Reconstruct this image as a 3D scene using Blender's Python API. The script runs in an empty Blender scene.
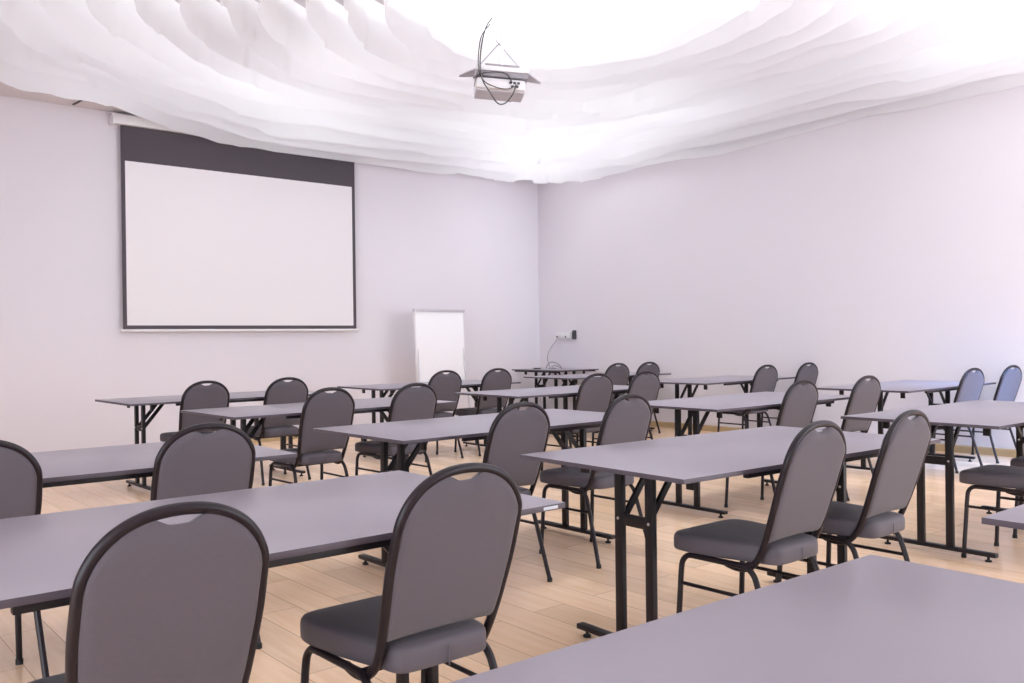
import bpy, bmesh, math, random
from mathutils import Vector, Matrix, noise
random.seed(7)
SC = bpy.context.scene
COL = SC.collection
PI = math.pi

# ------------------------------------------------------------------ materials
def mat(name, color, rough=0.5, metal=0.0, spec=0.5, noise_amt=0.0, noise_scale=30, bump=0.0, bump_scale=200, sheen=0.0):
    m = bpy.data.materials.new(name); m.use_nodes = True
    nt = m.node_tree; b = nt.nodes['Principled BSDF']
    b.inputs['Base Color'].default_value = (*color, 1)
    b.inputs['Roughness'].default_value = rough
    b.inputs['Metallic'].default_value = metal
    b.inputs['Specular IOR Level'].default_value = spec
    if sheen: b.inputs['Sheen Weight'].default_value = sheen
    tc = nt.nodes.new('ShaderNodeTexCoord')
    if noise_amt:
        n = nt.nodes.new('ShaderNodeTexNoise'); n.inputs['Scale'].default_value = noise_scale; n.inputs['Detail'].default_value = 4
        nt.links.new(tc.outputs['Object'], n.inputs['Vector'])
        r = nt.nodes.new('ShaderNodeMapRange'); r.inputs[3].default_value = 1 - noise_amt; r.inputs[4].default_value = 1 + noise_amt
        nt.links.new(n.outputs['Fac'], r.inputs[0])
        mx = nt.nodes.new('ShaderNodeMix'); mx.data_type = 'RGBA'; mx.blend_type = 'MULTIPLY'; mx.inputs[0].default_value = 1
        mx.inputs[6].default_value = (*color, 1)
        nt.links.new(r.outputs[0], mx.inputs[7]); nt.links.new(mx.outputs[2], b.inputs['Base Color'])
    if bump:
        n = nt.nodes.new('ShaderNodeTexNoise'); n.inputs['Scale'].default_value = bump_scale; n.inputs['Detail'].default_value = 2
        nt.links.new(tc.outputs['Object'], n.inputs['Vector'])
        bp = nt.nodes.new('ShaderNodeBump'); bp.inputs['Strength'].default_value = bump; bp.inputs['Distance'].default_value = 0.002
        nt.links.new(n.outputs['Fac'], bp.inputs['Height']); nt.links.new(bp.outputs[0], b.inputs['Normal'])
    return m

M_wall = mat('wall_paint', (0.77, 0.735, 0.785), 0.75, spec=0.3, noise_amt=0.015, noise_scale=1.2, bump=0.15, bump_scale=160)
M_ceil = mat('ceiling_paint', (0.80, 0.76, 0.79), 0.9, spec=0.2, bump=0.1, bump_scale=120)
M_lam = mat('table_laminate', (0.265, 0.240, 0.288), 0.29, spec=0.5, noise_amt=0.02, noise_scale=300)
M_edge = mat('table_edge_band', (0.075, 0.062, 0.08), 0.45)
M_steel = mat('black_powder_coat', (0.010, 0.008, 0.011), 0.42, spec=0.35, noise_amt=0.05)
M_tube = mat('dark_brown_tube', (0.010, 0.006, 0.010), 0.38, spec=0.35)
M_rub = mat('black_rubber', (0.012, 0.012, 0.013), 0.8)
M_fab = mat('grey_fabric', (0.100, 0.087, 0.105), 0.80, spec=0.35, noise_amt=0.07, noise_scale=90, bump=0.6, bump_scale=700, sheen=0.2)
M_seat = mat('grey_vinyl_fabric', (0.088, 0.077, 0.095), 0.55, spec=0.45, noise_amt=0.05, noise_scale=60, bump=0.4, bump_scale=600, sheen=0.1)
M_base = mat('oak_baseboard', (0.50, 0.36, 0.20), 0.45, noise_amt=0.12, noise_scale=8)
M_white = mat('white_plastic', (0.80, 0.78, 0.80), 0.4)
M_paper = mat('white_paper', (0.93, 0.92, 0.95), 0.6)
M_screen = mat('projection_fabric', (0.84, 0.81, 0.83), 0.8, spec=0.15)
M_black = mat('screen_border', (0.075, 0.062, 0.075), 0.7)
M_grey = mat('grey_plastic', (0.30, 0.28, 0.31), 0.45)
M_alu = mat('aluminium', (0.62, 0.60, 0.63), 0.35, metal=0.7)
M_alu2 = mat('pale_grey_plastic', (0.55, 0.54, 0.60), 0.4)
M_cable = mat('dark_cable', (0.05, 0.045, 0.05), 0.5)
M_wcable = mat('grey_cable', (0.32, 0.30, 0.33), 0.5)
M_lens = mat('lens_glass', (0.02, 0.02, 0.03), 0.08)
M_label = mat('sticker', (0.55, 0.58, 0.63), 0.4)

def floor_mat():
    m = bpy.data.materials.new('oak_laminate'); m.use_nodes = True
    nt = m.node_tree; L = nt.links; b = nt.nodes['Principled BSDF']
    tc = nt.nodes.new('ShaderNodeTexCoord')
    mp = nt.nodes.new('ShaderNodeMapping'); mp.inputs['Rotation'].default_value = (0, 0, PI/2)
    L.new(tc.outputs['Object'], mp.inputs['Vector'])
    br = nt.nodes.new('ShaderNodeTexBrick')
    br.inputs['Color1'].default_value = (0.0, 0, 0, 1); br.inputs['Color2'].default_value = (1, 1, 1, 1)
    br.inputs['Mortar'].default_value = (0.5, 0.5, 0.5, 1)
    br.inputs['Scale'].default_value = 1; br.inputs['Mortar Size'].default_value = 0.0022; br.inputs['Mortar Smooth'].default_value = 0.3
    br.inputs['Brick Width'].default_value = 1.28; br.inputs['Row Height'].default_value = 0.19; br.offset = 0.37
    L.new(mp.outputs[0], br.inputs['Vector'])
    # grain: noise stretched along the plank
    mg = nt.nodes.new('ShaderNodeMapping'); mg.inputs['Scale'].default_value = (26, 2.2, 1)
    L.new(tc.outputs['Object'], mg.inputs['Vector'])
    ad = nt.nodes.new('ShaderNodeVectorMath'); ad.operation = 'MULTIPLY_ADD'
    ad.inputs[1].default_value = (9, 13, 5); L.new(br.outputs['Color'], ad.inputs[0]); L.new(mg.outputs[0], ad.inputs[2])
    n1 = nt.nodes.new('ShaderNodeTexNoise'); n1.inputs['Scale'].default_value = 1.0; n1.inputs['Detail'].default_value = 6; n1.inputs['Distortion'].default_value = 0.6
    L.new(ad.outputs[0], n1.inputs['Vector'])
    cr = nt.nodes.new('ShaderNodeValToRGB')
    e = cr.color_ramp.elements
    e[0].position = 0.2; e[0].color = (0.86, 0.57, 0.36, 1)
    e[1].position = 0.80; e[1].color = (0.96, 0.715, 0.50, 1)
    L.new(n1.outputs['Fac'], cr.inputs[0])
    # plank to plank tone
    mr = nt.nodes.new('ShaderNodeMapRange'); mr.inputs[3].default_value = 0.88; mr.inputs[4].default_value = 1.08
    sx = nt.nodes.new('ShaderNodeSeparateColor'); L.new(br.outputs['Color'], sx.inputs[0]); L.new(sx.outputs[0], mr.inputs[0])
    mx = nt.nodes.new('ShaderNodeMix'); mx.data_type = 'RGBA'; mx.blend_type = 'MULTIPLY'; mx.inputs[0].default_value = 1
    L.new(cr.outputs[0], mx.inputs[6]); L.new(mr.outputs[0], mx.inputs[7])
    m2 = nt.nodes.new('ShaderNodeMix'); m2.data_type = 'RGBA'; m2.inputs[7].default_value = (0.52, 0.33, 0.20, 1)
    L.new(br.outputs['Fac'], m2.inputs[0]); L.new(mx.outputs[2], m2.inputs[6])
    L.new(m2.outputs[2], b.inputs['Base Color'])
    b.inputs['Roughness'].default_value = 0.27
    b.inputs['Specular IOR Level'].default_value = 0.5
    bp = nt.nodes.new('ShaderNodeBump'); bp.inputs['Strength'].default_value = 0.25; bp.inputs['Distance'].default_value = 0.002; bp.invert = True
    L.new(br.outputs['Fac'], bp.inputs['Height']); L.new(bp.outputs[0], b.inputs['Normal'])
    return m
M_floor = floor_mat()

def cloth_mat():
    m = bpy.data.materials.new('white_voile'); m.use_nodes = True
    nt = m.node_tree; nt.nodes.clear(); L = nt.links
    out = nt.nodes.new('ShaderNodeOutputMaterial')
    d = nt.nodes.new('ShaderNodeBsdfDiffuse'); d.inputs[0].default_value = (0.90, 0.90, 0.92, 1)
    t = nt.nodes.new('ShaderNodeBsdfTranslucent'); t.inputs[0].default_value = (0.93, 0.93, 0.95, 1)
    mx = nt.nodes.new('ShaderNodeMixShader'); mx.inputs[0].default_value = 0.5
    tc = nt.nodes.new('ShaderNodeTexCoord'); w = nt.nodes.new('ShaderNodeTexNoise'); w.inputs['Scale'].default_value = 60
    L.new(tc.outputs['Object'], w.inputs['Vector'])
    bp = nt.nodes.new('ShaderNodeBump'); bp.inputs['Strength'].default_value = 0.15; bp.inputs['Distance'].default_value = 0.003
    L.new(w.outputs['Fac'], bp.inputs['Height']); L.new(bp.outputs[0], d.inputs['Normal'])
    L.new(d.outputs[0], mx.inputs[1]); L.new(t.outputs[0], mx.inputs[2]); L.new(mx.outputs[0], out.inputs[0])
    return m
M_cloth = cloth_mat()

# ------------------------------------------------------------------ mesh helpers
def obj(name, bm, m, parent=None, smooth=True, ang=35):
    me = bpy.data.meshes.new(name)
    bmesh.ops.recalc_face_normals(bm, faces=bm.faces)
    bm.to_mesh(me); bm.free()
    for mm in (m if isinstance(m, (list, tuple)) else [m]): me.materials.append(mm)
    if smooth:
        for p in me.polygons: p.use_smooth = True
        me.set_sharp_from_angle(angle=math.radians(ang))
    o = bpy.data.objects.new(name, me); COL.objects.link(o)
    if parent: o.parent = parent
    return o

def box(bm, x0, x1, y0, y1, z0, z1, bev=0.0, M=None):
    r = bmesh.ops.create_cube(bm, size=1)
    vs = r['verts']
    T = Matrix.Translation(((x0+x1)/2, (y0+y1)/2, (z0+z1)/2)) @ Matrix.Diagonal((x1-x0, y1-y0, z1-z0, 1))
    if M is not None: T = M @ T
    bmesh.ops.transform(bm, matrix=T, verts=vs)
    if bev:
        es = list({e for v in vs for e in v.link_edges})
        bmesh.ops.bevel(bm, geom=es, offset=bev, segments=2, affect='EDGES', profile=0.6)

def bar(bm, a, b, w, h, bev=0.0015):
    """rectangular bar from a to b, w across (horizontal), h the other way"""
    a, b = Vector(a), Vector(b); d = b - a; L = d.length; d.normalize()
    up = Vector((0, 0, 1)) if abs(d.z) < 0.9 else Vector((0, 1, 0))
    s = d.cross(up).normalized(); u = s.cross(d)
    M = Matrix(((s.x, d.x, u.x, (a.x+b.x)/2), (s.y, d.y, u.y, (a.y+b.y)/2), (s.z, d.z, u.z, (a.z+b.z)/2), (0, 0, 0, 1)))
    box(bm, -w/2, w/2, -L/2, L/2, -h/2, h/2, bev, M)

def catmull(P, n=6, closed=False):
    P = [Vector(p) for p in P]; out = []
    N = len(P); R = range(N if closed else N-1)
    for i in R:
        if closed: p0, p1, p2, p3 = P[i-1], P[i], P[(i+1) % N], P[(i+2) % N]
        else: p0 = P[max(i-1, 0)]; p1 = P[i]; p2 = P[i+1]; p3 = P[min(i+2, N-1)]
        for k in range(n):
            t = k/n
            out.append(0.5*((2*p1) + (-p0+p2)*t + (2*p0-5*p1+4*p2-p3)*t*t + (-p0+3*p1-3*p2+p3)*t**3))
    if not closed: out.append(P[-1])
    return out

def tube(bm, pts, r, seg=10, closed=False, sx=1.0):
    """swept tube; sx flattens the section along the second axis"""
    pts = [Vector(p) for p in pts]; N = len(pts); rings = []
    T = []
    for i in range(N):
        a = pts[i-1] if (i > 0 or closed) else pts[i]
        b = pts[(i+1) % N] if (i < N-1 or closed) else pts[i]
        T.append((b-a).normalized())
    ref = Vector((0, 0, 1)) if abs(T[0].z) < 0.9 else Vector((1, 0, 0))
    nrm = T[0].cross(ref).normalized()
    for i in range(N):
        nrm = (nrm - T[i]*nrm.dot(T[i])).normalized(); bn = T[i].cross(nrm)
        rr = r[i] if isinstance(r, (list, tuple)) else r
        rings.append([bm.verts.new(pts[i] + nrm*math.cos(2*PI*k/seg)*rr + bn*math.sin(2*PI*k/seg)*rr*sx) for k in range(seg)])
    for i in range(N if closed else N-1):
        A, B = rings[i], rings[(i+1) % N]
        for k in range(seg): bm.faces.new((A[k], A[(k+1) % seg], B[(k+1) % seg], B[k]))
    if not closed:
        bm.faces.new(rings[0][::-1]); bm.faces.new(rings[-1])

def disc_cyl(bm, c, r, h, seg=20, r2=None, M=None):
    T = Matrix.Translation(c) if M is None else M
    bmesh.ops.create_cone(bm, cap_ends=True, segments=seg, radius1=r, radius2=r if r2 is None else r2, depth=h, matrix=T)

def empty(name, loc, rz=0.0):
    o = bpy.data.objects.new(name, None); COL.objects.link(o)
    o.empty_display_size = 0.1
    o.location = loc; o.rotation_euler = (0, 0, rz); return o

def tag(o, label, cat, group=None):
    o['label'] = label; o['category'] = cat
    if group: o['group'] = group
    return o

def struct(name, bm, m, smooth=False):
    o = obj(name, bm, m, None, smooth); o['kind'] = 'structure'; return o

def copy_tree(root, loc, rz):
    r = root.copy(); COL.objects.link(r); r.location = loc; r.rotation_euler = (0, 0, rz)
    for ch in list(root.children):
        c = ch.copy(); COL.objects.link(c); c.parent = r
        for g in list(ch.children):
            d = g.copy(); COL.objects.link(d); d.parent = c
    return r

# ------------------------------------------------------------------ camera (solved from the photograph)
F = 891.97; H = 1.2358
Rv = Vector((0.7652543, -0.6436028, -0.0126986)); Dv = Vector((-0.0113219, 0.0062669, -0.9999163)); Fv = Vector((0.6436285, 0.7653340, -0.0024911))
cam_d = bpy.data.cameras.new('camera'); cam = bpy.data.objects.new('camera', cam_d); COL.objects.link(cam)
cam_d.sensor_width = 36; cam_d.sensor_fit = 'HORIZONTAL'; cam_d.lens = F*36/1024; cam_d.clip_start = 0.05
cam.matrix_world = Matrix(((Rv.x, -Dv.x, -Fv.x, 0), (Rv.y, -Dv.y, -Fv.y, 0), (Rv.z, -Dv.z, -Fv.z, H), (0, 0, 0, 1)))
SC.camera = cam

# ------------------------------------------------------------------ room shell
K = 0.01263                                   # the walls are turned by 0.7 degrees to the rows of tables
def fw(u): return 10.405 + K*u                # screen wall
def rw(v): return 9.557 - K*v                 # right wall
CU = 9.557 - K*10.524; CV = 10.524            # the corner between them
UL = -4.5; VB = -3.5; ZC = 3.82; ZT = 5.05
room_rot = math.atan(K)
def quad_slab(bm, pts, z0, z1):
    lo = [bm.verts.new((x, y, z0)) for x, y in pts]; hi = [bm.verts.new((x, y, z1)) for x, y in pts]
    n = len(pts); bm.faces.new(lo[::-1]); bm.faces.new(hi)
    for i in range(n): bm.faces.new((lo[i], lo[(i+1) % n], hi[(i+1) % n], hi[i]))
W = 0.15
b = bmesh.new(); quad_slab(b, [(UL, VB), (rw(VB), VB), (CU, CV), (UL, fw(UL))], -0.12, 0); struct('floor', b, M_floor)
b = bmesh.new(); quad_slab(b, [(UL, fw(UL)), (CU, CV), (CU, CV+W), (UL, fw(UL)+W)], -0.12, ZT+0.1); struct('wall_front', b, M_wall)
b = bmesh.new(); quad_slab(b, [(rw(VB), VB), (rw(VB)+W, VB), (CU+W, CV+W), (CU, CV+W)], -0.12, ZT+0.1); struct('wall_right', b, M_wall)
b = bmesh.new(); quad_slab(b, [(UL-W, 3.2), (UL, 3.2), (UL, fw(UL)+W), (UL-W, fw(UL)+W)], -0.12, ZT+0.1); struct('wall_left', b, M_wall)
b = bmesh.new(); quad_slab(b, [(UL, VB-W), (4.0, VB-W), (4.0, VB), (UL, VB)], -0.12, ZT+0.1); struct('wall_back', b, M_wall)
# baseboards with a small rounded top
def baseboard(name, a, c, n):
    b = bmesh.new(); a = Vector((*a, 0)); c = Vector((*c, 0)); n = Vector((*n, 0))
    prof = [(0, 0), (0.016, 0), (0.016, 0.066), (0.010, 0.078), (0, 0.08)]
    A = [b.verts.new(a + n*p[0] + Vector((0, 0, p[1]))) for p in prof]; B = [b.verts.new(c + n*p[0] + Vector((0, 0, p[1]))) for p in prof]
    b.faces.new(A); b.faces.new(B[::-1])
    for i in range(len(prof)): b.faces.new((A[i], A[(i+1) % 5], B[(i+1) % 5], B[i]))
    struct(name, b, M_base)
baseboard('baseboard_front', (UL, fw(UL)), (CU, CV), (0, -1))
baseboard('baseboard_right', (rw(VB), VB), (CU, CV), (-1, 0))

# ---- outline of the fabric field (closed curves round the middle of the recess)
C0 = Vector((5.0, 5.0))
def outline(t, k):
    """k = 1 outermost .. 0 innermost; t in 0..1"""
    a = 2*PI*t; c, s = math.cos(a), math.sin(a)
    n_out = {(1, 1): 9.0, (0, 1): 2.6, (1, 0): 4.0, (0, 0): 2.6}[(c >= 0, s >= 0)]
    n = 2.1 + (n_out-2.1)*k**1.6
    ru = (4.45 if c >= 0 else 4.60)*k + 0.95*(1-k)
    rv = (5.28 if s >= 0 else 5.0)*k + 1.0*(1-k)
    return Vector((C0.x + ru*math.copysign(abs(c)**(2/n), c), C0.y + rv*math.copysign(abs(s)**(2/n), s)))

# ceiling: flat ring at 3.80 m with a raised recess above the drapes
b = bmesh.new()
NR = 96
def clampw(p): return Vector((min(p.x, rw(p.y)-0.03), min(p.y, fw(p.x)-0.03)))
rim = [clampw(outline(i/NR, 1.02)) for i in range(NR)]
outer = []
for i in range(NR):
    d = (rim[i]-C0).normalized(); ts = []
    if d.x > 1e-6: ts.append((9.60-C0.x)/d.x)
    if d.x < -1e-6: ts.append((UL-C0.x)/d.x)
    if d.y > 1e-6: ts.append((10.62-C0.y)/d.y)
    if d.y < -1e-6: ts.append((VB-C0.y)/d.y)
    outer.append(C0 + d*min(ts))
for cx, cy in ((9.60, 10.62), (UL, 10.62), (UL, VB), (9.60, VB)):
    j = min(range(NR), key=lambda i: (outer[i]-Vector((cx, cy))).length); outer[j] = Vector((cx, cy))
vi = [b.verts.new((p.x, p.y, ZC)) for p in rim]; vo = [b.verts.new((p.x, p.y, ZC)) for p in outer]; vt = [b.verts.new((p.x, p.y, ZT)) for p in rim]
for i in range(NR):
    j = (i+1) % NR
    b.faces.new((vi[i], vi[j], vo[j], vo[i])); b.faces.new((vi[i], vi[j], vt[j], vt[i]))
b.faces.new(vt)
struct('ceiling', b, M_ceil)

# ------------------------------------------------------------------ hanging fabric rings
drape = tag(empty('ceiling_drapery', (C0.x, C0.y, ZT)), 'white voile drapery hung in concentric rings over the whole ceiling', 'drapery')
NRING = 14
for q in range(NRING):
    k = 1 - q/(NRING-1)
    n = int(110 + 330*k); bm = bmesh.new(); rows = 5
    z_low = 3.59 + (0.0 if q == 0 else 0.035*min(q, 4)) + (0.05*(1-k) if q else 0)
    z_top = z_low + 0.50 if q else ZC+0.26
    seed = 13.7*q
    grid = []
    for i in range(n):
        t = i/n; p = outline(t, k*0.995); pn = outline(t+0.002, k*0.995); tg = (pn-outline(t-0.002, k*0.995)).normalized(); nr = Vector((tg.y, -tg.x))
        L = t*2*PI*(1+4*k)*1.1
        ph = Vector((p.x*0.9+seed, p.y*0.9, 0))
        off = 0.05*noise.noise(ph) + 0.018*noise.noise(ph*4.3)
        zw = 0.055*noise.noise(Vector((p.x*1.1, p.y*1.1, seed+5))) + 0.020*noise.noise(Vector((p.x*4, p.y*4, seed+9)))
        # panels of cloth: now and then the hem steps or a corner droops
        cell = math.floor(L/0.9); rnd = noise.noise(Vector((cell*7.31+seed, 2.2, 1.1)))
        zw += 0.05*rnd + (0.17*math.exp(-((p.x-2.65)/0.95)**2) if p.y > 6 else 0.05)*(1 if q < 3 else 0.5); off += 0.05*noise.noise(Vector((cell*3.3, seed, 4.4)))
        if q == 0: off = -abs(off)
        col = []
        for r_ in range(rows+1):
            f_ = r_/rows
            sway = off*(1-0.6*f_) + (0.02*math.sin(5*f_+seed+L))
            if q == 0: sway = -abs(sway)
            x, y = p.x+nr.x*sway, p.y+nr.y*sway
            pp = clampw(Vector((x, y)))
            col.append(bm.verts.new((pp.x-C0.x, pp.y-C0.y, z_low + zw*(1-f_) + (z_top-z_low)*f_ - ZT)))
        grid.append(col)
    for i in range(n):
        A, B = grid[i], grid[(i+1) % n]
        for r_ in range(rows): bm.faces.new((A[r_], B[r_], B[r_+1], A[r_+1]))
    obj('fabric_band', bm, M_cloth, drape, ang=80)

# ------------------------------------------------------------------ banquet chair
def back_y(z):
    """lean of the back: distance in front of the top"""
    pts = [(0.375, 0.165), (0.40, 0.130), (0.45, 0.102), (0.55, 0.070), (0.70, 0.034), (0.80, 0.010), (0.91, 0.0)]
    if z <= pts[0][0]: return pts[0][1]
    for (a, ya), (b_, yb) in zip(pts, pts[1:]):
        if z <= b_: return ya + (yb-ya)*(z-a)/(b_-a) - 0.038*max(0, z-0.45)/0.46
    return -0.038
TOPZ = 0.917; SPR = 0.755
def half_w(z):
    if z < SPR: return 0.168 + (0.188-0.168)*min(1, max(0, (z-0.42)/(0.66-0.42)))**0.8
    return 0.188
def arch_z(s): return SPR + (TOPZ-SPR)*(max(0, 1-abs(s)**2.25))**(1/2.0)

def make_chair():
    root = empty('banquet_chair', (0, 0, 0))
    # back frame: one bent tube, its ends curl forward beneath the seat
    pts = []
    left = [(-0.180, 0.250, 0.392), (-0.179, 0.205, 0.383), (-0.176, 0.160, 0.388), (-0.172, 0.126, 0.414), (-half_w(0.46), back_y(0.46), 0.46)]
    for z in (0.53, 0.60, 0.67, 0.72): left.append((-half_w(z), back_y(z), z))
    pts += left
    for i in range(1, 16):
        a = PI - PI*i/16; s = math.cos(a); z = SPR + (TOPZ-SPR)*math.sin(a)**0.92
        s = math.copysign(abs(s)**0.9, s)
        pts.append((0.188*s, back_y(z), z))
    pts += [(-x, y, z) for x, y, z in left[::-1]]
    bm = bmesh.new(); tube(bm, catmull(pts, 4), 0.0125, 12); obj('back_frame', bm, M_tube, root)
    # upholstered back pad, with the hand hole left open beneath the arch
    bm = bmesh.new(); NX, NZ = 28, 22
    def pad(side):
        g = []
        for i in range(NX+1):
            s = -math.cos(PI*i/NX)
            top = SPR + (TOPZ-SPR-0.004)*math.sin(math.acos(max(-1, min(1, math.copysign(abs(s)**1.11, s)))))**0.92
            top -= 0.026*math.exp(-(s*0.19/0.046)**4)
            col = []
            for j in range(NZ+1):
                t = j/NZ; z0 = 0.490 + 0.006*math.cos(s*PI/2)
                z = z0 + (top-z0)*t
                w = half_w(z) - 0.005
                x = s*w
                if z > SPR: x = s*0.183
                ed = min(1, (1-abs(s))/0.16, t/0.05+0.0, (1-t)/0.08)
                bul = math.sqrt(max(0, 1-(1-ed)**2))
                th = 0.006 + (0.020 if side > 0 else 0.011)*bul
                col.append(bm.verts.new((x, back_y(z)+side*th, z)))
            g.append(col)
        return g
    A, B = pad(1), pad(-1)
    for G in (A, B):
        for i in range(NX):
            for j in range(NZ): bm.faces.new((G[i][j], G[i+1][j], G[i+1][j+1], G[i][j+1]))
    for i in range(NX):
        for j in (0, NZ): bm.faces.new((A[i][j], A[i+1][j], B[i+1][j], B[i][j]))
    for j in range(NZ):
        for i in (0, NX): bm.faces.new((A[i][j], A[i][j+1], B[i][j+1], B[i][j]))
    bmesh.ops.remove_doubles(bm, verts=bm.verts, dist=1e-5)
    back = obj('backrest', bm, M_fab, root, ang=60)
    # seat cushion: rounded plan, crowned top
    bm = bmesh.new(); NA = 56; prof = [(0.95, 0.407), (0.985, 0.409), (0.998, 0.415), (1.0, 0.428), (1.0, 0.450), (0.992, 0.462), (0.965, 0.471), (0.88, 0.477), (0.6, 0.481), (0.3, 0.483)]
    rings = []
    def plan(a):
        c, s = math.cos(a), math.sin(a); n = 8.0
        x = math.copysign(abs(c)**(2/n), c); y = math.copysign(abs(s)**(2/n), s)
        yy = 0.279 + 0.230*y
        w_ = 0.153 + 0.054*max(0, min(1, (yy-0.13)/0.25))**0.7 if yy > 0.13 else 0.153
        return x*w_, yy
    for sc, z in prof:
        rings.append([bm.verts.new(((plan(2*PI*i/NA)[0])*sc, 0.280+(plan(2*PI*i/NA)[1]-0.280)*sc, z)) for i in range(NA)])
    for a, c in zip(rings, rings[1:]):
        for i in range(NA): bm.faces.new((a[i], a[(i+1) % NA], c[(i+1) % NA], c[i]))
    bm.faces.new(rings[0][::-1]); ctr = bm.verts.new((0, 0.280, 0.4835))
    for i in range(NA): bm.faces.new((rings[-1][i], rings[-1][(i+1) % NA], ctr))
    st = obj('seat', bm, M_seat, root, ang=70)
    bm = bmesh.new(); tube(bm, [(0.0, 0.0435, z) for z in (0.404, 0.42, 0.445, 0.458)], 0.0018, 6); obj('seam', bm, M_seat, st)
    # seat frame beneath the cushion
    bm = bmesh.new()
    for s in (-1, 1): tube(bm, [(s*0.188, 0.17, 0.397), (s*0.192, 0.40, 0.397)], 0.0115, 10)
    for y in (0.17, 0.40): tube(bm, [(-0.188, y, 0.397), (0.188, y, 0.397)], 0.010, 8)
    obj('seat_frame', bm, M_tube, root)
    feet = {}
    for s in (-1, 1):
        for kind in ('f', 'r'):
            if kind == 'f': P = [(s*0.192, 0.38, 0.397), (s*0.193, 0.418, 0.393), (s*0.196, 0.442, 0.368), (s*0.199, 0.448, 0.32), (s*0.206, 0.466, 0.012)]
            else: P = [(s*0.188, 0.20, 0.397), (s*0.189, 0.150, 0.392), (s*0.191, 0.118, 0.365), (s*0.194, 0.100, 0.32), (s*0.212, 0.012, 0.012)]
            bm = bmesh.new(); c = catmull(P[:4], 5)[:-1] + [Vector(P[3]), Vector(P[4])]
            tube(bm, c, 0.0112, 10); lg = obj('leg', bm, M_tube, root)
            bm = bmesh.new(); disc_cyl(bm, (P[4][0], P[4][1], 0.010), 0.0135, 0.020, 14); obj('foot_cap', bm, M_rub, lg)
    for s in (-1, 1):
        z = 0.285
        yf = 0.448 + (0.466-0.448)*(0.32-z)/0.308; yr = 0.100 + (0.012-0.100)*(0.32-z)/0.308
        bm = bmesh.new(); tube(bm, [(s*0.201, yf, z), (s*0.196, yr, z)], 0.0075, 8); obj('stretcher', bm, M_tube, root)
    return root

CH = 'grey fabric banquet chairs drawn up to the tables'
# (u, v of the top of the back, turn, width factor, label)
chairs = [
 (0.614, 1.768, -0.1, 0.960, 'nearest grey banquet chair at the lower left, cut off by the bottom of the photo'),
 (1.337, 1.812, -0.1, 1.000, 'large grey banquet chair in the middle foreground with its seat and whole back in view'),
 (0.536, 3.424, -0.6, 1.020, 'grey banquet chair cut off by the left edge of the photo'),
 (1.311, 3.416, -0.6, 1.000, 'grey banquet chair behind the left foreground table, its back right above the nearest chair'),
 (2.798, 7.273, 1.2, 1.030, 'leftmost grey banquet chair at the far left table by the screen wall'),
 (3.527, 7.289, 1.2, 1.050, 'second grey banquet chair at the far left table, below the screen'),
 (2.924, 5.419, 1.6, 1.010, 'grey banquet chair with open seat below the right half of the projection screen'),
 (3.627, 5.438, 1.6, 1.030, 'grey banquet chair left of and in front of the flip chart'),
 (5.365, 7.469, -0.9, 1.060, 'small grey banquet chair just below the flip chart pad'),
 (6.040, 7.459, -0.9, 1.040, 'small grey banquet chair just right of the flip chart'),
 (2.845, 3.345, 0.8, 1.000, 'grey banquet chair at the centre of the photo, left one at the middle table'),
 (3.645, 3.370, 1.5, 1.020, 'grey banquet chair with seat in view over the left corner of the long right table'),
 (5.603, 5.538, 0.0, 1.080, 'grey banquet chair just behind the centre chairs, left of its pair'),
 (6.239, 5.538, 0.0, 1.070, 'grey banquet chair just behind the centre chairs, right of its pair'),
 (8.052, 7.588, -1.0, 1.100, 'tiny far grey banquet chair near the corner, left of its pair'),
 (8.613, 7.579, -1.0, 1.100, 'tiny far grey banquet chair near the corner, right of its pair'),
 (2.920, 1.785, 0.0, 1.000, 'large grey banquet chair at the long right table, its whole seat left of the back'),
 (3.572, 1.768, 0.5, 1.000, 'large grey banquet chair at the right end of the long right table'),
 (5.540, 3.483, -0.9, 1.060, 'grey banquet chair directly behind the long right table, left of its pair'),
 (6.404, 3.469, -0.9, 1.060, 'grey banquet chair behind the left tip of the far right table'),
 (8.293, 5.627, -1.2, 1.080, 'distant grey banquet chair before the right wall, left of its pair'),
 (9.175, 5.670, -1.2, 1.080, 'distant grey banquet chair before the right wall, half hidden, right of its pair'),
 (8.300, 3.485, -3.5, 1.080, 'blue-lit grey banquet chair near the right wall, left of its pair'),
 (9.184, 3.493, -3.5, 1.080, 'blue-lit grey banquet chair nearest the right edge of the photo by the wall'),
 (5.260, 1.700, -1.2, 1.000, 'grey banquet chair at the right edge, only its seat and legs in view'),
 (5.960, 1.700, -1.2, 1.000, 'grey banquet chair at the right edge, only the tip of its seat in view'),
]
proto = make_chair()
for i, (u, v, a, wide, lab) in enumerate(chairs):
    o = proto if i == 0 else copy_tree(proto, (u, v, 0), math.radians(a))
    o.location = (u, v, 0); o.rotation_euler = (0, 0, math.radians(a)); o.scale = (wide, 1, 1); tag(o, lab, 'chair', CH)

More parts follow.
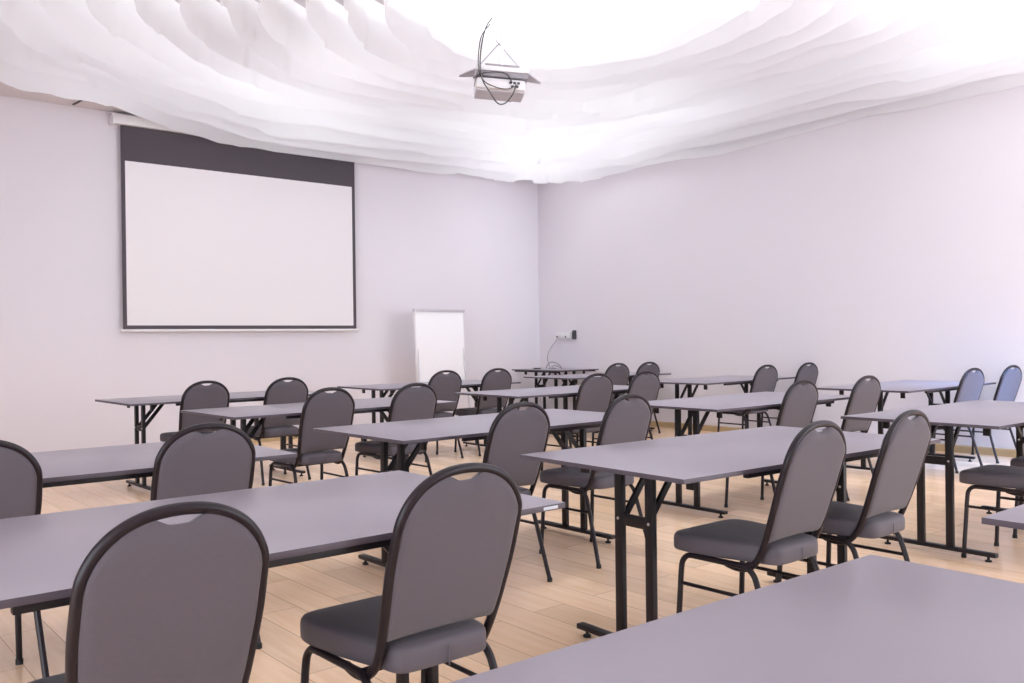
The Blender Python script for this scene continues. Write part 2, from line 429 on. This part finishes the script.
# ------------------------------------------------------------------ folding table
TL, TW, TH = 1.805, 0.887, 0.76
def make_table(L=TL, Wd=TW, Ht=TH, ins=0.229, small=False):
    root = empty('folding_table', (0, 0, 0))
    bm = bmesh.new(); box(bm, 0, L, 0, Wd, Ht-0.017, Ht, 0.0012)
    top = obj('tabletop', bm, [M_lam, M_edge], root)
    for p in top.data.polygons:
        if p.normal.z < 0.5: p.material_index = 1
    r0, r1 = (0.38, L-0.38) if not small else (0.05, L-0.05)
    for y in (0.028, Wd-0.028):
        bm = bmesh.new(); box(bm, r0, r1, y-0.012, y+0.012, Ht-0.037, Ht-0.017, 0.0015); obj('support_rail', bm, M_steel, root)
    yc = Wd/2; bl = min(0.66, Wd-0.14); zu = Ht-0.017
    for side in (0, 1):
        x = ins if side == 0 else L-ins; d = 1 if side == 0 else -1
        bm = bmesh.new(); box(bm, x-0.02, x+0.02, yc-bl/2, yc+bl/2, 0.028, 0.050, 0.004); fb = obj('foot_bar', bm, M_steel, root)
        for e in (-1, 1):
            bm = bmesh.new(); disc_cyl(bm, (x, yc+e*(bl/2-0.045), 0.0045), 0.017, 0.009, 16); disc_cyl(bm, (x, yc+e*(bl/2-0.045), 0.018), 0.007, 0.022, 10)
            obj('levelling_foot', bm, M_rub, fb)
        for e in (-1, 1):
            y = yc+e*0.082
            bm = bmesh.new(); box(bm, x-0.013, x+0.013, y-0.020, y+0.020, 0.048, zu-0.006, 0.003); lg = obj('leg', bm, M_steel, root)
            bm = bmesh.new(); disc_cyl(bm, (0, 0, 0), 0.006, 0.032, 10, M=Matrix.Translation((x, y, 0.525)) @ Matrix.Rotation(PI/2, 4, 'Y')); obj('bolt', bm, M_alu, lg)
            bm = bmesh.new(); bar(bm, (x+d*0.012, y-e*0.016, 0.535), (x+d*0.175, y-e*0.016, zu-0.012), 0.014, 0.028, 0.002); obj('brace', bm, M_steel, root)
        bm = bmesh.new(); box(bm, x-0.010, x+0.010, yc-0.066, yc+0.066, 0.500, 0.545, 0.002); obj('crossbar', bm, M_steel, root)
        bm = bmesh.new(); box(bm, x+d*0.155-0.016, x+d*0.155+0.016, yc-0.11, yc+0.11, zu-0.020, zu, 0.002); obj('brace_mount', bm, M_steel, root)
        bm = bmesh.new(); box(bm, x-0.016, x+0.016, yc-0.30, yc+0.30, zu-0.014, zu, 0.002); obj('cross_channel', bm, M_steel, root)
        for e in (-1, 1):
            y = yc+e*0.285
            bm = bmesh.new(); box(bm, x-0.009, x+0.009, y-0.019, y+0.019, zu-0.062, zu-0.004, 0.003); obj('latch_bracket', bm, M_steel, root)
    return root
TG = 'grey laminate folding tables in rows'
tables = [
 (0.009, 0.138, -1.36, 'nearest grey folding table, only its top in view, filling the bottom right corner'),
 (-0.021, 1.894, -0.15, 'long grey folding table across the lower left, behind the nearest chair back'),
 (-0.058, 3.531, -0.6, 'grey folding table at the left edge, second row from the camera'),
 (2.223, 7.362, 1.24, 'far left grey folding table with its black legs against the screen wall'),
 (2.302, 5.504, 1.55, 'grey folding table just in front of the far left table'),
 (2.325, 3.578, 0.76, 'grey folding table in the middle of the photo, left of the long right table'),
 (2.352, 1.914, -2.36, 'long grey folding table right of centre on twin black posts, two large chairs drawn up'),
 (4.764, 3.595, -0.92, 'grey folding table right of centre, directly behind the long right table'),
 (7.345, 5.684, 2.81, 'distant grey folding table before the right wall, behind the right of centre tables'),
 (7.388, 7.70, -0.96, 'thin far grey folding table near the corner, in front of the small cable table'),
 (4.797, 5.638, 0.02, 'grey folding table behind the middle one, right of the flip chart'),
 (4.668, 7.581, -0.92, 'far grey folding table under the flip chart pad'),
 (7.333, 3.578, 0.51, 'grey folding table along the right wall with the blue-lit chairs'),
 (4.830, 1.887, -1.25, 'grey folding table at the right edge, its near left corner over black legs'),
 (2.400, 0.100, -0.54, 'grey folding table of which only the left tip shows at the lower right edge'),
]
tproto = make_table()
for i, (u, v, a, lab) in enumerate(tables):
    o = tproto if i == 0 else copy_tree(tproto, (u, v, 0), math.radians(a))
    o.location = (u, v, 0); o.rotation_euler = (0, 0, math.radians(a)); tag(o, lab, 'table', TG)
    if i == 6: o.scale = (0.955, 1, 1)
    if i == 1:
        bm = bmesh.new(); box(bm, TL-0.085, TL-0.03, -0.0012, 0.002, TH-0.0135, TH-0.0045, 0.0005); obj('edge_sticker', bm, M_label, o)['label'] = 'small white sticker'
# the small presenter table in the corner, at right angles to the others
st = make_table(1.05, 0.78, 0.787, 0.20, small=True)
st.name = 'presenter_table'; st.location = (9.38, 9.19, 0); st.rotation_euler = (0, 0, PI/2)
tag(st, 'small grey folding table in the far corner with white cables on it', 'table')

# ------------------------------------------------------------------ projection screen on the screen wall
sc = empty('projection_screen', (4.565, fw(4.565)-0.07, 0.02), room_rot); tag(sc, 'large pull-down projection screen with black borders on the left wall', 'projection screen')
hw = 1.445; bw = 0.045
bm = bmesh.new(); box(bm, -hw, hw, -0.0015, 0.0015, 1.425, 3.262); obj('screen_surface', bm, M_screen, sc, smooth=False)
bm = bmesh.new()
box(bm, -hw-bw, hw+bw, -0.0016, 0.0012, 3.262, 3.66); box(bm, -hw-bw, hw+bw, -0.0016, 0.0012, 1.382, 1.425)
box(bm, -hw-bw, -hw, -0.0016, 0.0012, 1.425, 3.262); box(bm, hw, hw+bw, -0.0016, 0.0012, 1.425, 3.262)
obj('black_border', bm, M_black, sc, smooth=False)
bm = bmesh.new(); tube(bm, [(-hw-bw-0.03, 0, 1.367), (hw+bw+0.03, 0, 1.367)], 0.016, 14); obj('bottom_bar', bm, M_white, sc)
bm = bmesh.new(); box(bm, -hw-0.11, hw+0.11, -0.05, 0.065, 3.655, 3.765, 0.012); cs = obj('casing', bm, M_white, sc)
for s in (-1, 1):
    bm = bmesh.new(); box(bm, s*(hw+0.125)-0.016, s*(hw+0.125)+0.016, -0.055, 0.07, 3.650, 3.77, 0.008); obj('end_cap', bm, M_white, cs)

# ------------------------------------------------------------------ flip chart
fcx = 7.02
fc = empty('flip_chart', (fcx, fw(fcx)-0.62, 0), room_rot); tag(fc, 'white flip chart pad on an easel against the wall right of the screen', 'flip chart')
lean = Matrix.Rotation(math.radians(-3), 4, 'X')
Mf = Matrix.Translation((0, 0, 1.64)) @ lean
wb = 0.41
bm = bmesh.new(); box(bm, -wb, wb, 0, 0.016, -1.02, 0, 0.003, Mf); obj('board', bm, M_white, fc)
bm = bmesh.new(); box(bm, -wb+0.012, wb-0.012, -0.010, -0.0005, -0.985, -0.02, 0.001, Mf); obj('paper_pad', bm, M_paper, fc)
bm = bmesh.new(); box(bm, -wb-0.01, wb+0.01, -0.026, 0.018, -0.024, 0.012, 0.004, Mf); obj('clamp_bar', bm, M_alu, fc)
bm = bmesh.new(); box(bm, -wb-0.01, wb+0.01, -0.065, 0.0, -1.035, -1.018, 0.003, Mf); box(bm, -wb-0.01, wb+0.01, -0.068, -0.060, -1.035, -0.99, 0.002, Mf); tr = obj('pen_tray', bm, M_alu, fc)
for k, (x, m) in enumerate(((0.30, M_grey), (0.34, M_cable), (0.375, M_grey))):
    bm = bmesh.new(); tube(bm, [Mf @ Vector((x-0.055, -0.035-0.006*k, -1.005)), Mf @ Vector((x+0.055, -0.033+0.004*k, -1.005))], 0.009, 10)
    obj('marker_pen', bm, m, None); tag(bpy.data.objects[-1] if False else COL.objects[-1], ['grey marker pen lying leftmost in the flip chart tray', 'dark marker pen in the middle of the flip chart tray', 'grey marker pen lying rightmost in the flip chart tray'][k], 'marker', 'marker pens in the flip chart tray')
    COL.objects[-1].matrix_world = Matrix.Translation(fc.location) @ Matrix.Rotation(room_rot, 4, 'Z')
for P in ([(-0.36, 0.025, 1.55), (-0.42, -0.16, 0.012)], [(0.36, 0.025, 1.55), (0.42, -0.16, 0.012)], [(0, 0.04, 1.50), (0, 0.50, 0.012)]):
    P = [Vector(P[0]), Vector(P[1])]
    bm = bmesh.new(); tube(bm, P, 0.012, 12); lg = obj('leg', bm, M_alu, fc)
    bm = bmesh.new(); disc_cyl(bm, (P[1].x, P[1].y, 0.010), 0.016, 0.020, 14); obj('rubber_foot', bm, M_rub, lg)

# ------------------------------------------------------------------ socket strip on the right wall and cables
sb = empty('socket_box', (rw(9.9), 9.90, 1.285), room_rot); tag(sb, 'white socket box with a dark switch on the right wall above the corner table', 'socket box')
bm = bmesh.new(); box(bm, -0.055, -0.001, -0.115, 0.20, -0.045, 0.045, 0.006); obj('housing', bm, M_white, sb)
bm = bmesh.new(); box(bm, -0.045, -0.001, -0.20, -0.150, -0.06, 0.075, 0.005); obj('switch_panel', bm, M_cable, sb)['label'] = 'dark upright panel'
bm = bmesh.new(); disc_cyl(bm, (0, 0, 0), 0.014, 0.012, 14, M=Matrix.Translation((-0.058, 0.165, -0.02)) @ Matrix.Rotation(PI/2, 4, 'Y')); disc_cyl(bm, (0, 0, 0), 0.012, 0.010, 14, M=Matrix.Translation((-0.058, -0.02, -0.02)) @ Matrix.Rotation(PI/2, 4, 'Y')); obj('socket', bm, M_cable, sb)
bm = bmesh.new()
U = rw(9.9)
pts = [(9.37, 10.053, 1.239), (9.33, 10.091, 1.163), (9.28, 10.117, 1.086), (9.20, 10.088, 1.005), (9.15, 10.05, 0.935), (9.10, 9.969, 0.870), (9.06, 9.90, 0.815), (9.03, 9.84, 0.7945)]
tube(bm, catmull(pts, 6), 0.0065, 8); c1 = obj('cable', bm, M_wcable); tag(c1, 'thin grey cable hanging from the wall socket box to the corner table', 'cable')
bm = bmesh.new()
pts = [(8.95, 9.851, 0.796), (8.97, 9.855, 0.845), (9.0, 9.804, 0.885), (9.03, 9.749, 0.88), (9.06, 9.695, 0.85), (9.10, 9.684, 0.796), (9.10, 9.782, 0.83), (9.05, 9.816, 0.83), (9.0, 9.777, 0.805), (8.98, 9.675, 0.796), (8.95, 9.796, 0.796)]
tube(bm, catmull(pts, 6), 0.008, 8); c2 = obj('cable_coil', bm, M_wcable); tag(c2, 'loose coil of white cable lying on the small corner table', 'cable')
bm = bmesh.new(); box(bm, 8.80, 8.88, 9.90, 9.98, 0.7875, 0.806, 0.005); bx_ = obj('table_adapter', bm, M_cable); tag(bx_, 'small flat black adapter beside the cable coil on the corner table', 'adapter')

# ------------------------------------------------------------------ ceiling projector
def camray(px, py, Z): return Vector((0, 0, H)) + (Fv + Rv*((px-512)/F) + Dv*((py-341.5)/F))*Z
pc = Vector((4.37, 5.30, 3.235))
pj = empty('ceiling_projector', pc, math.radians(-34)); pj.rotation_euler = (0, math.radians(4), math.radians(-34)); tag(pj, 'white projector in a ceiling cage with dark cables looping below it', 'projector')
bm = bmesh.new(); box(bm, -0.19, 0.19, -0.15, 0.15, -0.115, -0.030, 0.030); body = obj('body', bm, M_white, pj)
bm = bmesh.new(); box(bm, -0.185, 0.185, -0.11, 0.145, -0.124, -0.110, 0.006); obj('base_plate', bm, M_alu2, body)
bm = bmesh.new(); disc_cyl(bm, (0, 0, 0), 0.045, 0.05, 24, M=Matrix.Translation((0.10, 0.165, -0.07)) @ Matrix.Rotation(PI/2, 4, 'X')); obj('lens', bm, M_lens, body)
bm = bmesh.new()
for x, z in ((0.07, -0.062), (0.10, -0.062), (0.13, -0.062), (0.085, -0.088), (0.12, -0.088)): box(bm, x-0.010, x+0.010, -0.158, -0.148, z-0.008, z+0.008, 0.001)
obj('connector_panel', bm, M_cable, body)
bm = bmesh.new(); box(bm, -0.20, 0.21, -0.17, 0.17, 0.012, 0.060, 0.018); obj('mount_tray', bm, M_white, pj)
bm = bmesh.new(); box(bm, -0.13, 0.13, -0.171, -0.166, 0.050, 0.064, 0.001); box(bm, -0.19, 0.20, -0.165, 0.165, -0.026, 0.008, 0.004); obj('mount_bracket', bm, M_grey, pj)
for s in (-1, 1):   # pointed side wings of the cage
    bm = bmesh.new()
    V = [(s*0.18, -0.12, 0.050), (s*0.18, 0.12, 0.050), (s*0.315, 0.02, 0.004), (s*0.315, -0.02, 0.004), (s*0.18, -0.12, 0.040), (s*0.18, 0.12, 0.040), (s*0.315, 0.02, -0.003), (s*0.315, -0.02, -0.003)]
    V = [bm.verts.new(p) for p in V]
    for f in ((0, 1, 2, 3), (4, 5, 6, 7), (0, 1, 5, 4), (1, 2, 6, 5), (2, 3, 7, 6), (3, 0, 4, 7)): bm.faces.new([V[i] for i in f])
    obj('side_wing', bm, M_alu2, pj, smooth=False)
for P in ([(0.0, 0, 0.06), (0.0, 0.0, ZT-pc.z)],):
    bm = bmesh.new(); tube(bm, P, 0.013, 16); obj('mount_pole', bm, M_white, pj)
for P in ([(0.20, 0, 0.05), (-0.05, 0.0, 0.30)], [(-0.20, 0, 0.05), (-0.02, 0.0, 0.28)]):
    bm = bmesh.new(); tube(bm, P, 0.005, 8); obj('stay_rod', bm, M_grey, pj)
for P, r in (([(-0.10, -0.18, 0.40), (-0.14, -0.18, 0.33), (-0.165, -0.18, 0.20), (-0.17, -0.19, 0.05), (-0.15, -0.19, -0.06), (-0.09, -0.19, -0.15), (-0.02, -0.19, -0.235), (0.04, -0.19, -0.225), (0.09, -0.18, -0.15), (0.11, -0.158, -0.075)], 0.005),
             ([(-0.11, -0.17, 0.36), (-0.17, -0.18, 0.26), (-0.185, -0.18, 0.12), (-0.175, -0.18, 0.0), (-0.13, -0.19, -0.08), (-0.03, -0.19, -0.118), (0.05, -0.18, -0.118), (0.10, -0.158, -0.088)], 0.0042),
             ([(-0.215, -0.17, -0.055), (-0.15, -0.185, -0.02), (-0.06, -0.185, 0.0), (0.03, -0.185, -0.008), (0.08, -0.158, -0.062)], 0.0055)):
    bm = bmesh.new(); tube(bm, catmull(P, 6), r, 8); obj('cable', bm, M_cable, pj)

# small fitting on the recess ceiling in the middle of the rings, and a hanging wire at the left
sd = empty('ceiling_detector', (5.95, 4.85, ZT)); tag(sd, 'small grey round fitting on the bright ceiling inside the innermost fabric ring', 'detector')
bm = bmesh.new(); disc_cyl(bm, (0, 0, -0.012), 0.055, 0.024, 24); obj('base', bm, M_white, sd)
bm = bmesh.new(); disc_cyl(bm, (0, 0, -0.036), 0.028, 0.026, 24, r2=0.042); obj('sensor_head', bm, M_grey, sd)
bm = bmesh.new(); box(bm, -0.21, 0.21, -0.012, 0.012, -0.010, -0.0005, 0.002); ob = obj('ceiling_track', bm, M_cable)
ob.location = (2.608, 10.14, ZC); ob.rotation_euler = (0, 0, math.radians(95.3)); tag(ob, 'short thin dark slot strip on the ceiling left of the screen', 'ceiling strip')

# ------------------------------------------------------------------ light
def area(name, loc, size, power, color=(1, 1, 1), rot=(0, 0, 0), shape='DISK', sy=None):
    l = bpy.data.lights.new(name, 'AREA'); l.energy = power; l.color = color; l.shape = shape; l.size = size
    if sy: l.size_y = sy
    o = bpy.data.objects.new(name, l); COL.objects.link(o); o.location = loc; o.rotation_euler = rot; return o
LC = (0.945, 0.985, 1.0)
for i in range(22):                       # lamps between the two outermost rings
    p = outline((i+0.5)/22, 0.93)
    area('recess_lamp', (p.x, p.y, ZT-0.06), 0.6, 6.8*(0.40 if p.x < 4 else 1)*(0.6 if p.x > 8 and p.y > 8.5 else 1), LC)
for i in range(8):
    p = outline((i+0.3)/8, 0.52)
    area('recess_lamp', (p.x, p.y, ZT-0.06), 1.0, 10*(0.55 if p.x < 4.2 else 1), LC)
for i in range(3):
    a = 2*PI*(i+0.35)/3
    area('recess_lamp', (C0.x+0.45*math.cos(a), C0.y+0.45*math.sin(a), ZT-0.06), 0.4, 15, LC)
# narrow blue spot added near the ceiling to tint the right-wall chairs
sp = bpy.data.lights.new('blue_chair_spot', 'SPOT'); sp.energy = 1400; sp.color = (0.22, 0.45, 1.0); sp.spot_size = math.radians(28); sp.spot_blend = 1.0; sp.shadow_soft_size = 0.5
so = bpy.data.objects.new('blue_chair_spot', sp); COL.objects.link(so); so.location = (8.9, 0.3, 3.3)
so.rotation_euler = (Vector((8.8, 3.45, 0.65))-Vector(so.location)).to_track_quat('-Z', 'Y').to_euler()

w = bpy.data.worlds.new('world'); SC.world = w; w.use_nodes = True
w.node_tree.nodes['Background'].inputs[0].default_value = (0.89, 0.945, 1.03, 1)
w.node_tree.nodes['Background'].inputs[1].default_value = 2.9

SC.view_settings.view_transform = 'Standard'; SC.view_settings.look = 'None'
SC.view_settings.gamma = 1; SC.view_settings.use_curve_mapping = False
SC.view_settings.exposure = 0.95
